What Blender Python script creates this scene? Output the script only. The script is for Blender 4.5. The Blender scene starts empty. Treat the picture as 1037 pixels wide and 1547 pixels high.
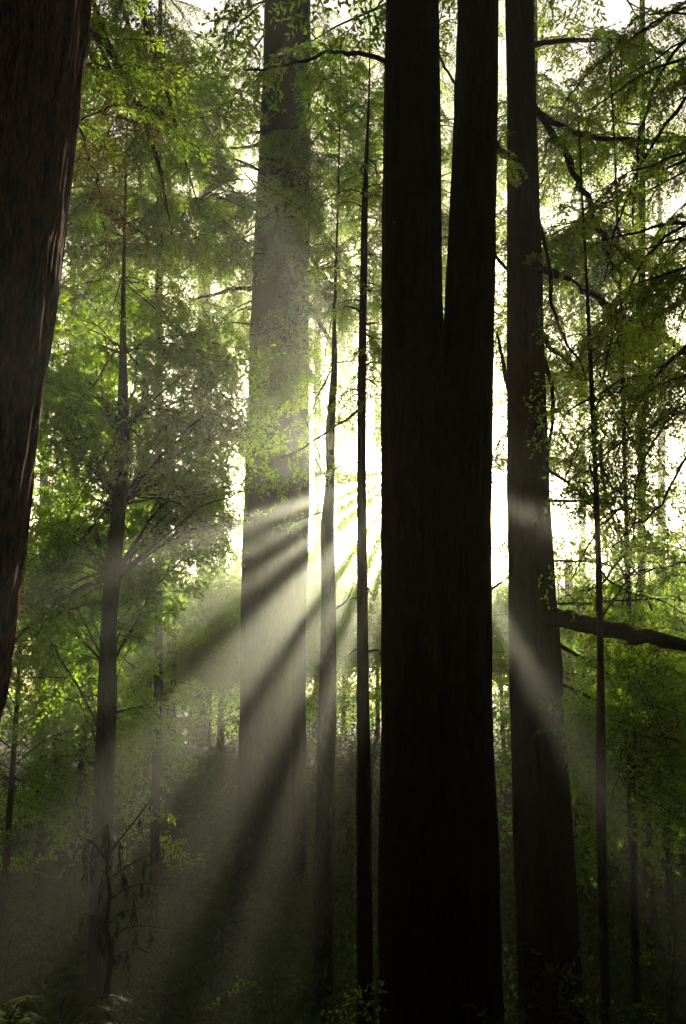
import bpy, math, random
import numpy as np
from mathutils import Vector, Matrix

# ------------------------------------------------------------------ camera, world, sun, exposure
SC = bpy.context.scene
COL = SC.collection
W0, H0 = 1037.0, 1547.0
CX, CY = W0 / 2, H0 / 2
PITCH = math.radians(12.0)
FPX = 1504.0
CAMZ = 1.6
cam_d = bpy.data.cameras.new('camera')
cam_d.sensor_fit = 'VERTICAL'
cam_d.sensor_height = 36.0
cam_d.lens = 36.0 * FPX / H0
cam_d.clip_end = 2000
cam_d.clip_start = 0.05
cam = bpy.data.objects.new('camera', cam_d)
cam.location = (0, 0, CAMZ)
cam.rotation_euler = (math.radians(90) + PITCH, 0, 0)
COL.objects.link(cam)
SC.camera = cam

SUN_PX = (620.0, 705.0)


def ray(px, py):
    x = (px - CX) / FPX
    v = (CY - py) / FPX
    return Vector((x, math.cos(PITCH) - v * math.sin(PITCH), math.sin(PITCH) + v * math.cos(PITCH)))


def P(px, py, D):
    """world point seen at photo pixel (px, py), D metres ahead"""
    r = ray(px, py)
    t = D / r.y
    return Vector((r.x * t, D, CAMZ + r.z * t))


S = ray(*SUN_PX).normalized()                 # towards the sun
SUN_EL = math.asin(S.z)
SUN_AZ = math.atan2(S.x, S.y)
world = bpy.data.worlds.new('World')
SC.world = world
world.use_nodes = True
wn = world.node_tree.nodes
wl = world.node_tree.links
bg = wn['Background']
sky = wn.new('ShaderNodeTexSky')
sky.sky_type = 'NISHITA'
sky.sun_disc = False
sky.sun_elevation = SUN_EL
sky.sun_rotation = SUN_AZ
sky.air_density = 1.0
sky.dust_density = 5.0
sky.ozone_density = 1.0
wl.new(sky.outputs['Color'], bg.inputs['Color'])
bg.inputs['Strength'].default_value = 0.06

sun_d = bpy.data.lights.new('sun', 'SUN')
sun_d.energy = 5.0
sun_d.angle = math.radians(0.5)
sun_d.color = (1.0, 0.91, 0.74)
sun = bpy.data.objects.new('sun', sun_d)
sun.rotation_euler = S.to_track_quat('Z', 'Y').to_euler()
sun.location = (0, 0, 60)
COL.objects.link(sun)

SC.view_settings.view_transform = 'Standard'
SC.view_settings.look = 'None'
SC.view_settings.gamma = 1.0
SC.view_settings.use_curve_mapping = False
SC.view_settings.exposure = 1.35

SC.render.engine = 'CYCLES'
cy = SC.cycles
cy.use_denoising = True
cy.max_bounces = 5
cy.diffuse_bounces = 2
cy.glossy_bounces = 1
cy.transmission_bounces = 3
cy.transparent_max_bounces = 4
cy.volume_bounces = 0
cy.use_adaptive_sampling = False
cy.caustics_reflective = False
cy.caustics_refractive = False
cy.sample_clamp_indirect = 6.0

HAZE_DENSITY = 0.0029
HAZE_G = 0.80

# ------------------------------------------------------------------ sun-aligned coordinates
E1 = Vector((S.y, -S.x, 0)).normalized()      # to the right
E2 = E1.cross(S).normalized()                 # up
if E2.z < 0:
    E2 = -E2
CAMP = Vector((0, 0, CAMZ))


def sun_uv(p):
    q = p - CAMP
    return q.dot(E1), q.dot(E2)


# gaps cut in the added leaf curtain through which the shafts of light fall: (from, to) in degrees, 0 = level, 90 = straight down
GAPS_L = [(14.5, 20.5), (24.0, 28.0), (33.0, 36.5), (42.5, 54.0), (57.0, 64.5), (68.0, 72.5), (74.5, 78.0)]
GAPS_R = [(20.0, 26.0), (57.5, 62.5)]


def in_corridor(p, m=0.3):
    """True where a spray would stand in the shafts of light"""
    u, v = sun_uv(p)
    if p.y < 3.0:
        return True
    if -3.2 - m < u < -0.15 and -4.7 < v < -0.1:
        a = math.degrees(math.atan2(-v, -u))
        return 11 < a < 82
    if 0.9 < u < 1.7 and -3.4 < v < -0.2:
        a = math.degrees(math.atan2(-v, u))
        return 16 < a < 30 or 53 < a < 67
    return False


# ------------------------------------------------------------------ materials
def new_mat(name):
    m = bpy.data.materials.new(name)
    m.use_nodes = True
    nt = m.node_tree
    for n in list(nt.nodes):
        nt.nodes.remove(n)
    out = nt.nodes.new('ShaderNodeOutputMaterial')
    return m, nt, out


def ramp(nt, stops):
    r = nt.nodes.new('ShaderNodeValToRGB')
    el = r.color_ramp.elements
    while len(el) < len(stops):
        el.new(0.5)
    for e, (p, c) in zip(el, stops):
        e.position = p
        e.color = (*c, 1)
    return r


def bark_mat(name, dark, light, scale=1.0, moss=None):
    m, nt, out = new_mat(name)
    tc = nt.nodes.new('ShaderNodeTexCoord')
    mp = nt.nodes.new('ShaderNodeMapping')
    mp.inputs['Scale'].default_value = (9 * scale, 9 * scale, 1.5 * scale)
    nt.links.new(tc.outputs['Object'], mp.inputs['Vector'])
    n1 = nt.nodes.new('ShaderNodeTexNoise')
    n1.inputs['Scale'].default_value = 2.0
    n1.inputs['Detail'].default_value = 6
    n1.inputs['Roughness'].default_value = 0.65
    nt.links.new(mp.outputs[0], n1.inputs['Vector'])
    r = ramp(nt, [(0.42, dark), (0.70, light)])
    nt.links.new(n1.outputs['Fac'], r.inputs[0])
    col = r.outputs[0]
    if moss:
        n2 = nt.nodes.new('ShaderNodeTexNoise')
        n2.inputs['Scale'].default_value = 1.7
        n2.inputs['Detail'].default_value = 5
        nt.links.new(tc.outputs['Object'], n2.inputs['Vector'])
        r2 = ramp(nt, [(0.5, (0, 0, 0)), (0.62, (1, 1, 1))])
        nt.links.new(n2.outputs['Fac'], r2.inputs[0])
        mx = nt.nodes.new('ShaderNodeMix')
        mx.data_type = 'RGBA'
        nt.links.new(r2.outputs[0], mx.inputs['Factor'])
        nt.links.new(col, mx.inputs['A'])
        mx.inputs['B'].default_value = (*moss, 1)
        col = mx.outputs['Result']
    b = nt.nodes.new('ShaderNodeBsdfPrincipled')
    b.inputs['Roughness'].default_value = 0.9
    b.inputs['Specular IOR Level'].default_value = 0.15
    nt.links.new(col, b.inputs['Base Color'])
    bp = nt.nodes.new('ShaderNodeBump')
    bp.inputs['Strength'].default_value = 0.7
    bp.inputs['Distance'].default_value = 0.02
    nt.links.new(n1.outputs['Fac'], bp.inputs['Height'])
    nt.links.new(bp.outputs[0], b.inputs['Normal'])
    nt.links.new(b.outputs[0], out.inputs[0])
    return m


def leaf_mat(name, c1, c2, t1, t2, trans=0.5, gloss=0.12, rough=0.45):
    """leaf: reflected colours c1..c2, light that comes through t1..t2"""
    m, nt, out = new_mat(name)
    oi = nt.nodes.new('ShaderNodeObjectInfo')
    tc = nt.nodes.new('ShaderNodeTexCoord')
    n = nt.nodes.new('ShaderNodeTexNoise')
    n.inputs['Scale'].default_value = 9.0
    n.inputs['Detail'].default_value = 3
    nt.links.new(tc.outputs['Object'], n.inputs['Vector'])
    ad = nt.nodes.new('ShaderNodeMath')
    ad.operation = 'MULTIPLY_ADD'
    nt.links.new(oi.outputs['Random'], ad.inputs[0])
    ad.inputs[1].default_value = 0.5
    nt.links.new(n.outputs['Fac'], ad.inputs[2])
    r1 = ramp(nt, [(0.35, c1), (1.0, c2)])
    r2 = ramp(nt, [(0.35, t1), (1.0, t2)])
    nt.links.new(ad.outputs[0], r1.inputs[0])
    nt.links.new(ad.outputs[0], r2.inputs[0])
    d = nt.nodes.new('ShaderNodeBsdfDiffuse')
    t = nt.nodes.new('ShaderNodeBsdfTranslucent')
    nt.links.new(r1.outputs[0], d.inputs['Color'])
    nt.links.new(r2.outputs[0], t.inputs['Color'])
    mx = nt.nodes.new('ShaderNodeMixShader')
    mx.inputs[0].default_value = trans
    nt.links.new(d.outputs[0], mx.inputs[1])
    nt.links.new(t.outputs[0], mx.inputs[2])
    g = nt.nodes.new('ShaderNodeBsdfGlossy')
    g.inputs['Roughness'].default_value = rough
    g.inputs['Color'].default_value = (0.8, 0.85, 0.75, 1)
    m2 = nt.nodes.new('ShaderNodeMixShader')
    m2.inputs[0].default_value = gloss
    nt.links.new(mx.outputs[0], m2.inputs[1])
    nt.links.new(g.outputs[0], m2.inputs[2])
    nt.links.new(m2.outputs[0], out.inputs[0])
    return m


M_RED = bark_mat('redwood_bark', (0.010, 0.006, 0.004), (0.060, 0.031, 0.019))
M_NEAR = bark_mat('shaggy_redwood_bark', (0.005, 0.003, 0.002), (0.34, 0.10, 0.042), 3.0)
M_GREY = bark_mat('grey_bark', (0.04, 0.034, 0.025), (0.13, 0.11, 0.085), 1.6, (0.05, 0.07, 0.02))
M_TWIG = bark_mat('twig_bark', (0.03, 0.022, 0.015), (0.09, 0.065, 0.045), 3.0)
M_NEEDLE = leaf_mat('redwood_needles', (0.03, 0.06, 0.018), (0.06, 0.09, 0.025), (0.22, 0.42, 0.035), (0.56, 0.74, 0.06), 0.66, 0.04)
M_DRY = leaf_mat('dry_needles', (0.07, 0.04, 0.02), (0.12, 0.07, 0.03), (0.16, 0.10, 0.04), (0.22, 0.17, 0.06), 0.4, 0.03)
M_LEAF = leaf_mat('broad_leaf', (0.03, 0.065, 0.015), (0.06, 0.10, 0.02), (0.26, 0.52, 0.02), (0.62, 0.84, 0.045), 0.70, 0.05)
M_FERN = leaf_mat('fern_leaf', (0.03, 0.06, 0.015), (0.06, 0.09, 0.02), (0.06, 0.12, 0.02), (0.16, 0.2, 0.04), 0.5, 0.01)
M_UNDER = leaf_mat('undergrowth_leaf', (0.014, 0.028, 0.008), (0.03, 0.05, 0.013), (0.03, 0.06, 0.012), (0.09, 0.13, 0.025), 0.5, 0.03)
M_MOSS = leaf_mat('hanging_moss', (0.015, 0.016, 0.009), (0.03, 0.03, 0.016), (0.02, 0.02, 0.01), (0.04, 0.04, 0.02), 0.2, 0.0)


# ------------------------------------------------------------------ mesh building
class MB:
    def __init__(self):
        self.v, self.f, self.m = [], [], []
        self.n = 0

    def add(self, verts, faces, mat=0):
        verts = np.asarray(verts, dtype=np.float64).reshape(-1, 3)
        self.v.append(verts)
        fa = np.asarray(faces, dtype=np.int64)
        if fa.shape[1] == 3:                          # only quads or triangles per call
            pass
        self.f.append(fa + self.n)
        self.m.append(np.full(len(fa), mat, dtype=np.int32))
        self.n += len(verts)

    def mesh(self, name, mats, smooth=False):
        me = bpy.data.meshes.new(name)
        V = np.concatenate(self.v) if self.v else np.zeros((0, 3))
        me.vertices.add(len(V))
        me.vertices.foreach_set('co', V.astype(np.float32).ravel())
        loops = np.concatenate([f.ravel() for f in self.f])
        tot = np.concatenate([np.full(len(f), f.shape[1]) for f in self.f])
        start = np.concatenate([[0], np.cumsum(tot)[:-1]])
        me.loops.add(len(loops))
        me.loops.foreach_set('vertex_index', loops.astype(np.int32))
        me.polygons.add(len(tot))
        me.polygons.foreach_set('loop_start', start.astype(np.int32))
        try:
            me.polygons.foreach_set('loop_total', tot.astype(np.int32))
        except Exception:
            pass
        me.polygons.foreach_set('material_index', np.concatenate(self.m))
        if smooth:
            me.polygons.foreach_set('use_smooth', np.ones(len(tot), dtype=bool))
        for m in mats:
            me.materials.append(m)
        me.update(calc_edges=True)
        return me


def tube(mb, pts, rads, seg=6, mat=0, cap=True):
    pts = [Vector(p) for p in pts]
    n = len(pts)
    V = []
    up = Vector((0.13, 0.27, 0.95))
    for i, p in enumerate(pts):
        t = (pts[min(i + 1, n - 1)] - pts[max(i - 1, 0)])
        t = t.normalized() if t.length > 1e-9 else Vector((0, 0, 1))
        a = t.cross(up)
        if a.length < 0.05:
            a = t.cross(Vector((1, 0, 0)))
        a.normalize()
        b = t.cross(a)
        for k in range(seg):
            th = 2 * math.pi * k / seg
            q = p + (a * math.cos(th) + b * math.sin(th)) * rads[i]
            V.append(q[:])
    F = []
    for i in range(n - 1):
        for k in range(seg):
            k2 = (k + 1) % seg
            F.append((i * seg + k, i * seg + k2, (i + 1) * seg + k2, (i + 1) * seg + k))
    mb.add(V, F, mat)


def obj(name, me, parent=None, mat4=None, **props):
    o = bpy.data.objects.new(name, me)
    COL.objects.link(o)
    if parent is not None:
        o.parent = parent
    if mat4 is not None:
        o.matrix_basis = mat4
    for k, v in props.items():
        o[k] = v
    return o


def thing(name, label, cat, loc, group=None):
    o = bpy.data.objects.new(name, None)
    o.empty_display_size = 0.3
    COL.objects.link(o)
    o.location = loc
    o['label'] = label
    o['category'] = cat
    if group:
        o['group'] = group
    return o


def leaf_quads(base, d, nrm, length, width, fold=0.0):
    """arrays of leaves: base (n,3), unit direction d, unit normal nrm -> verts (n*4), a pointed lens of two triangles pairs"""
    side = np.cross(nrm, d)
    side /= np.linalg.norm(side, axis=1)[:, None] + 1e-9
    L = length[:, None]
    Wd = width[:, None]
    v0 = base
    v1 = base + d * L * 0.45 + side * Wd * 0.5 + nrm * Wd * fold
    v2 = base + d * L
    v3 = base + d * L * 0.45 - side * Wd * 0.5 + nrm * Wd * fold
    V = np.stack([v0, v1, v2, v3], axis=1).reshape(-1, 3)
    n = len(base)
    i = np.arange(n)[:, None] * 4
    if fold:
        F = np.concatenate([i + np.array([[0, 1, 2]]), i + np.array([[0, 2, 3]])])
    else:
        F = i + np.array([[0, 1, 2, 3]])
    return V, F


def unit(a):
    return a / (np.linalg.norm(a, axis=-1, keepdims=True) + 1e-9)


# --- a redwood spray: 1.25 m long, flat and feathery, drooping
def redwood_spray(seed, dry=0.0):
    rng = np.random.default_rng(seed)
    mb = MB()
    L = 1.25
    ts = np.linspace(0, 1, 8)
    bend = rng.uniform(-0.15, 0.15)
    droop = rng.uniform(0.25, 0.5)

    def ax(t):
        return np.array([L * t * (1 - 0.12 * t), bend * t * t, -droop * t * t])
    tube(mb, [ax(t) for t in ts], [0.009 * (1 - 0.85 * t) for t in ts], 4, 0)
    B, Dr, N, Ln, Wd = [], [], [], [], []
    for s in (-1, 1):
        t = 0.06
        while t < 1.0:
            if rng.random() < 0.87:
                b0 = ax(t)
                bl = (0.42 * (1 - t) ** 0.7 + 0.10) * rng.uniform(0.6, 1.15)
                ang = math.radians(rng.uniform(42, 66))
                d0 = np.array([math.cos(ang), s * math.sin(ang), rng.uniform(-0.35, 0.0)])
                d0 /= np.linalg.norm(d0)
                nb = max(2, int(bl / 0.06))
                dr = rng.uniform(0.2, 0.75) * bl
                pts = []
                for k in range(nb + 1):
                    q = k / nb
                    pts.append(b0 + d0 * bl * q + np.array([0, 0, -dr * q * q]))
                tube(mb, [pts[0], pts[nb // 2], pts[-1]], [0.004, 0.003, 0.0015], 3, 0)
                for k in range(nb):
                    pd = pts[k + 1] - pts[k]
                    pd /= np.linalg.norm(pd)
                    for s2 in (-1, 1):
                        sd = np.array([-pd[1], pd[0], 0]) * s2
                        dd = pd * 0.65 + sd * 0.75 + rng.normal(0, 0.18, 3)
                        B.append(pts[k] + (pts[k + 1] - pts[k]) * rng.random())
                        Dr.append(dd)
                        nn = np.array([0, 0, 1.0]) + rng.normal(0, 0.45, 3)
                        N.append(nn)
                        Ln.append(rng.uniform(0.07, 0.135) * (1 - 0.35 * k / nb))
                        Wd.append(rng.uniform(0.024, 0.042))
            t += rng.uniform(0.045, 0.085)
    B, Dr, N = np.array(B), unit(np.array(Dr)), np.array(N)
    N = unit(N - Dr * np.sum(N * Dr, axis=1)[:, None])
    V, F = leaf_quads(B, Dr, N, np.array(Ln), np.array(Wd))
    mb.add(V, F, 1)
    return mb.mesh('redwood_spray', [M_TWIG, M_NEEDLE if not dry else M_DRY])


# --- a broadleaf spray: forked twig with long leaves
def leafy_spray(seed, nl=1.0, leaf=(0.075, 0.12), aspect=0.42, L=1.05, mat=None):
    rng = np.random.default_rng(seed)
    mb = MB()
    B, Dr, N, Ln, Wd = [], [], [], [], []

    def twig(p, d, ln, r, lev):
        n = 6
        pts = [p]
        for k in range(n):
            d = unit(d + rng.normal(0, 0.16, 3) + np.array([0, 0, 0.02 if lev == 0 else -0.05]))
            p = p + d * ln / n
            pts.append(p)
        tube(mb, pts[::2] + ([] if n % 2 == 0 else [pts[-1]]), [r, r * 0.75, r * 0.5, r * 0.25][:len(pts[::2])], 4 if lev == 0 else 3, 0)
        if lev < 2:
            for k in range(1, n + 1):
                if rng.random() < (0.95 if lev == 0 else 0.6):
                    sd = unit(rng.normal(0, 1, 3) * np.array([1, 1, 0.55]))
                    nd = unit(d * 0.6 + sd * 0.8)
                    twig(pts[k], nd, ln * rng.uniform(0.35, 0.6), r * 0.5, lev + 1)
        if lev >= 1:
            m = max(3, int(ln * 26 * nl))
            for k in range(m):
                q = 0.2 + 0.8 * (k + rng.random()) / m
                a = pts[min(n, int(q * n))]
                dd = unit(d * 0.5 + rng.normal(0, 0.75, 3) + np.array([0, 0, -0.3]))
                B.append(a + rng.normal(0, 0.01, 3))
                Dr.append(dd)
                N.append(np.array([0, 0, 1.0]) + rng.normal(0, 0.75, 3))
                l = rng.uniform(*leaf)
                Ln.append(l)
                Wd.append(l * aspect * rng.uniform(0.8, 1.2))
    twig(np.zeros(3), np.array([1.0, 0, 0.1]), L, 0.011, 0)
    B, Dr, N = np.array(B), unit(np.array(Dr)), np.array(N)
    N = unit(N - Dr * np.sum(N * Dr, axis=1)[:, None])
    V, F = leaf_quads(B, Dr, N, np.array(Ln), np.array(Wd), fold=0.12)
    mb.add(V, F, 1)
    return mb.mesh('leafy_spray', [M_TWIG, mat or M_LEAF])


# --- bare twig spray, dead wood
def bare_spray(seed):
    rng = np.random.default_rng(seed)
    mb = MB()

    def twig(p, d, ln, r, lev):
        n = 6
        pts = [p]
        for k in range(n):
            d = unit(d + rng.normal(0, 0.2, 3) + np.array([0, 0, -0.05]))
            p = p + d * ln / n
            pts.append(p)
        tube(mb, pts, [r * (1 - 0.8 * k / n) for k in range(n + 1)], 3, 0)
        if lev < 2:
            for k in range(1, n + 1):
                if rng.random() < 0.7:
                    nd = unit(d * 0.6 + unit(rng.normal(0, 1, 3)) * 0.8)
                    twig(pts[k], nd, ln * rng.uniform(0.3, 0.6), r * 0.55, lev + 1)
    twig(np.zeros(3), np.array([1.0, 0, 0]), 1.1, 0.011, 0)
    return mb.mesh('bare_spray', [M_TWIG])


SPRAY = {
    'redwood': [redwood_spray(s) for s in range(5)],
    'dry': [redwood_spray(s, 1) for s in (21, 22)] + [redwood_spray(23)],
    'broad': [leafy_spray(40 + s) for s in range(5)],
    'sparse': [leafy_spray(60 + s, 0.45) for s in range(3)],
    'dark': [leafy_spray(80 + s, 0.4, mat=M_UNDER) for s in range(3)],  # shaded copy of the sparse spray, the shade put into its leaf colour
    'bare': [bare_spray(70 + s) for s in range(3)],
}


def align(pos, d, roll, sc, flip=1):
    """matrix placing a spray: local +X along d, local Z as near to world up as it gets, turned by roll about X"""
    x = Vector(d).normalized()
    z = Vector((0, 0, 1)) - x * x.z
    if z.length < 0.1:
        z = Vector((1, 0, 0)) - x * x.x
    z.normalize()
    y = z.cross(x)
    c, s = math.cos(roll), math.sin(roll)
    y2 = y * c + z * s
    z2 = z * c - y * s
    m = Matrix(((x.x, y2.x, z2.x), (x.y, y2.y, z2.y), (x.z, y2.z, z2.z))).to_4x4()
    return Matrix.Translation(pos) @ m @ Matrix.Scale(sc, 4)


# ------------------------------------------------------------------ terrain
def ground_z(x, y):
    z = 0.25 * math.sin(x * 0.21 + 1.0) * math.sin(y * 0.17) + 0.12 * math.sin(x * 0.63 + y * 0.41)
    z += 0.05 * math.sin(x * 1.7 - y * 1.3)
    z *= min(1.0, (abs(x) + abs(y)) / 6.0)

    def st(a, b, t):
        q = min(1.0, max(0.0, (t - a) / (b - a)))
        return q * q * (3 - 2 * q)
    z += 0.36 * math.exp(-((x + 1.9) ** 2 + (y - 5.2) ** 2) / 0.8)     # a low hummock at the near left
    z -= 4.8 * st(2.5, 17, y)                 # the ground drops into a hollow and climbs again behind it
    z += 5.4 * st(27, 46, y)
    if y > 50:
        z += (y - 50) * 0.08
    return z


def in_gap_mask(B, m=0.12):
    """numpy: which points stand in the shafts of light"""
    q = B - np.array(CAMP)
    u, v = q @ np.array(E1), q @ np.array(E2)
    a = np.degrees(np.arctan2(-v, np.abs(u)))
    left = (u > -3.3) & (u < -0.1) & (a > 12) & (a < 80) & (np.hypot(u, v) < 5.4)
    right = (u > 0.9) & (u < 1.8) & (((a > 18) & (a < 28)) | ((a > 55) & (a < 65))) & (v < 0)
    return left | right


# ------------------------------------------------------------------ trunks
class Tree:
    def __init__(self, name, label, cat, D, prof, H, kind='redwood', mat=None, group=None, seed=0, ridge=0.03,
                 seg=40, flare=0.5, zvis=None, step=0.4):
        self.D = D
        self.kind = kind
        self.rng = random.Random(seed * 7 + 3)
        self.rows = []
        for (py, xl, xr) in prof:
            a, b = P(xl, py, D), P(xr, py, D)
            self.rows.append(((a.z + b.z) / 2, (a.x + b.x) / 2, (b.x - a.x) / 2))
        self.rows.sort()
        self.H = H
        z0, x0, r0 = self.rows[0]
        self.gz = ground_z(x0, D) - 0.15
        base = (self.axis(0)[0], D, ground_z(x0, D))
        self.root = thing(name, label, cat, base, group)
        self.base = Vector(base)
        self.mat = mat or M_RED
        self.nl = 0
        # rings
        rs = np.random.default_rng(seed + 500)
        zs = [self.gz]
        z = self.gz
        zlim = self.rows[-1][0] + 1.0
        while z < H:
            z += step * (0.5 if z < 1.2 else 1) if z < zlim else 1.6
            zs.append(min(z, H))
        R = r0
        ncell = max(6, int(seg / 3.2))
        T = rs.random((int(H / 0.9) + 4, ncell)) - 0.5
        T2 = rs.random((int(H / 0.35) + 6, ncell * 2)) - 0.5
        for k in range(1, len(T)):
            T[k] = T[k - 1] * 0.72 + T[k] * 0.6
        T3 = rs.random((int(H / 1.1) + 4, seg)) - 0.5
        V = []
        for z in zs:
            cx, r = self.axis(z)
            if z < self.gz + 1.6:
                q = 1 - (z - self.gz) / 1.6
                r *= 1 + flare * q * q
            for k in range(seg):
                a = k / seg
                f = a * ncell + 0.6 * math.sin(z * 0.4 + seed)
                i0 = int(math.floor(f))
                w = f - i0
                w = w * w * (3 - 2 * w)
                zz = (z - self.gz) / 0.9
                j0 = int(zz)
                wz = zz - j0
                j1 = min(j0 + 1, len(T) - 1)
                j0 = min(j0, len(T) - 1)
                n = (T[j0][i0 % ncell] * (1 - w) + T[j0][(i0 + 1) % ncell] * w) * (1 - wz) + (T[j1][i0 % ncell] * (1 - w) + T[j1][(i0 + 1) % ncell] * w) * wz
                n = 0.32 - abs(n)
                zz = (z - self.gz) / 0.35
                j0 = min(int(zz), len(T2) - 1)
                n2 = T2[j0][int(f * 2) % (ncell * 2)]
                zq = (z - self.gz) / 1.1 + 0.5 * math.sin(k * 1.7)
                q0 = max(0, min(int(zq), len(T3) - 2))
                wq = min(1.0, max(0.0, zq - q0))
                n2 += 1.1 * (T3[q0][k] * (1 - wq) + T3[q0 + 1][k] * wq)
                rr = r + (n * ridge * 2.0 + n2 * ridge * 0.5) * min(1, r / max(R, 0.01) + 0.1)
                th = 2 * math.pi * a
                V.append((cx + rr * math.cos(th) - base[0], rr * math.sin(th), z - base[2]))
        F = []
        for i in range(len(zs) - 1):
            for k in range(seg):
                k2 = (k + 1) % seg
                F.append((i * seg + k, i * seg + k2, (i + 1) * seg + k2, (i + 1) * seg + k))
        mb = MB()
        mb.add(V, F)
        obj('trunk', mb.mesh('trunk', [self.mat], smooth=(12 < seg < 300)), self.root)

    def axis(self, z):
        rows = self.rows
        if z <= rows[0][0]:
            z0, x0, r0 = rows[0]
            if len(rows) > 1:
                k = (rows[1][1] - x0) / (rows[1][0] - z0)
                k = max(-0.12, min(0.12, k)) * 0.5
                return x0 + k * (z - z0), r0 * (1 + 0.02 * (z0 - z))
            return x0, r0
        if z >= rows[-1][0]:
            z0, x0, r0 = rows[-1]
            k = 0
            if len(rows) > 1:
                k = (x0 - rows[-2][1]) / (z0 - rows[-2][0])
                k = max(-0.1, min(0.1, k))
            q = (z - z0) / max(self.H - z0, 0.1)
            return x0 + k * (z - z0) * (1 - 0.4 * q), max(0.012, r0 * (1 - 0.93 * q))
        for (za, xa, ra), (zb, xb, rb) in zip(rows, rows[1:]):
            if za <= z <= zb:
                q = (z - za) / (zb - za)
                return xa + (xb - xa) * q, ra + (rb - ra) * q
        return rows[-1][1], rows[-1][2]

    def limb(self, pts, r0, r1, kind=None, spray=(0.9, 1.3), gap=0.3, start=0.25, name='branch', seg=5, droop=0.25, check=True, wood=None, aim=None):
        """a branch through world points, with leafy sprays along it as sub-parts"""
        rng = self.rng
        pts = [Vector(p) for p in pts]
        # smooth by Catmull-Rom
        out = []
        n = len(pts)
        sub = 4 if n > 2 else 5
        for i in range(n - 1):
            p0, p1, p2, p3 = pts[max(i - 1, 0)], pts[i], pts[i + 1], pts[min(i + 2, n - 1)]
            for k in range(sub):
                t = k / sub
                q = 0.5 * ((2 * p1) + (p2 - p0) * t + (2 * p0 - 5 * p1 + 4 * p2 - p3) * t * t + (3 * p1 - p0 - 3 * p2 + p3) * t ** 3)
                out.append(q)
        out.append(pts[-1])
        Ltot = sum((b - a).length for a, b in zip(out, out[1:]))
        wob = (0.006 if r0 < 0.11 else 0.004) * Ltot
        for i in range(1, len(out)):
            out[i] = out[i] + Vector((rng.gauss(0, wob), rng.gauss(0, wob), rng.gauss(0, wob)))
        m = len(out)
        mb = MB()
        tube(mb, [p - self.base for p in out], [(r0 + (r1 - r0) * i / (m - 1)) * rng.uniform(0.84, 1.14) for i in range(m)], seg)
        lo = obj(name, mb.mesh(name, [wood or self.mat], smooth=True), self.root)
        if not kind:
            return lo
        # sprays
        s = start * Ltot
        acc = 0
        side = 1
        for a, b in zip(out, out[1:]):
            l = (b - a).length
            while s <= acc + l and l > 1e-6:
                p = a.lerp(b, (s - acc) / l)
                tdir = (b - a).normalized()
                lat = Vector((tdir.y, -tdir.x, 0))
                if lat.length < 0.1:
                    lat = Vector((rng.gauss(0, 1), rng.gauss(0, 1), 0))
                lat.normalize()
                lat *= side
                side = -side
                w = rng.uniform(0.35, 1.0)
                d = tdir * (1.15 - w) + lat * w + Vector((rng.gauss(0, 0.2), rng.gauss(0, 0.2), rng.gauss(0, 0.25) - droop))
                sc = rng.uniform(*spray)
                mid = p + d.normalized() * sc * 0.55
                k = kind if isinstance(kind, str) else rng.choice(kind)
                if not (check and (in_corridor(mid) or in_corridor(p + d.normalized() * sc))):
                    me = rng.choice(SPRAY[k])
                    obj('foliage' if k != 'bare' else 'twigs', me, lo, align(p - self.base, d, rng.gauss(0, 0.5), sc))
                s += gap * rng.uniform(0.6, 1.4)
            acc += l
        # tip
        d = (out[-1] - out[-3]).normalized() + Vector((0, 0, -droop * 0.5))
        k = kind if isinstance(kind, str) else rng.choice(kind)
        if not (check and in_corridor(out[-1] + d.normalized() * 0.5)):
            obj('foliage' if k != 'bare' else 'twigs', rng.choice(SPRAY[k]), lo, align(out[-1] - self.base, d, rng.gauss(0, 0.4), rng.uniform(*spray)))
        return lo

    def reach(self, end, kind, rise=None, r0=None, **kw):
        """a branch from the trunk out to a world point"""
        rng = self.rng
        end = Vector(end)
        hx, hr = self.axis(max(end.z, 0.8))
        L = (Vector((end.x, end.y, 0)) - Vector((hx, self.D, 0))).length
        if rise is None:
            rise = (rng.uniform(-0.05, 0.35) if self.kind == 'redwood' else rng.uniform(-0.6, -0.15)) * L
        z0 = min(max(end.z + rise, 0.7), self.H * 0.96)
        if self.kind == 'broad' and self.H > 12.9:      # boughs leave the trunk in a few places
            z0 = round((z0 - rng.gauss(0, 0.9)) / 1.3) * 1.3 + rng.uniform(-0.12, 0.12)
            z0 = max(z0, 0.7)
        ax, ar = self.axis(z0)
        dirh = Vector((end.x - ax, end.y - self.D, 0))
        if dirh.length < 0.05:
            dirh = Vector((1, 0, 0))
        dirh.normalize()
        st = Vector((ax, self.D, z0)) + dirh * ar * 0.6
        mid = st.lerp(end, 0.5) + Vector((0, 0, (0.10 if self.kind == 'redwood' else 0.12) * L)) + Vector((rng.gauss(0, 0.05), rng.gauss(0, 0.05), 0)) * L
        r0 = r0 or (min(ar * 0.5, 0.012 + 0.011 * L) if self.kind == 'redwood' else min(ar * 0.4, 0.008 + 0.007 * L))
        self.limb([st, mid, end], r0, 0.006, kind, **kw)

    def fill(self, n, cx, cy, rx, ry, dd, kind, **kw):
        rng = self.rng
        for _ in range(n):
            while True:
                a, b = rng.uniform(-1, 1), rng.uniform(-1, 1)
                if a * a + b * b <= 1:
                    break
            D = self.D + rng.uniform(*dd)
            e = P(cx + a * rx, cy + b * ry, D)
            if e.z < ground_z(e.x, e.y) + 0.25:
                continue
            self.reach(e, kind, **kw)

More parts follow.
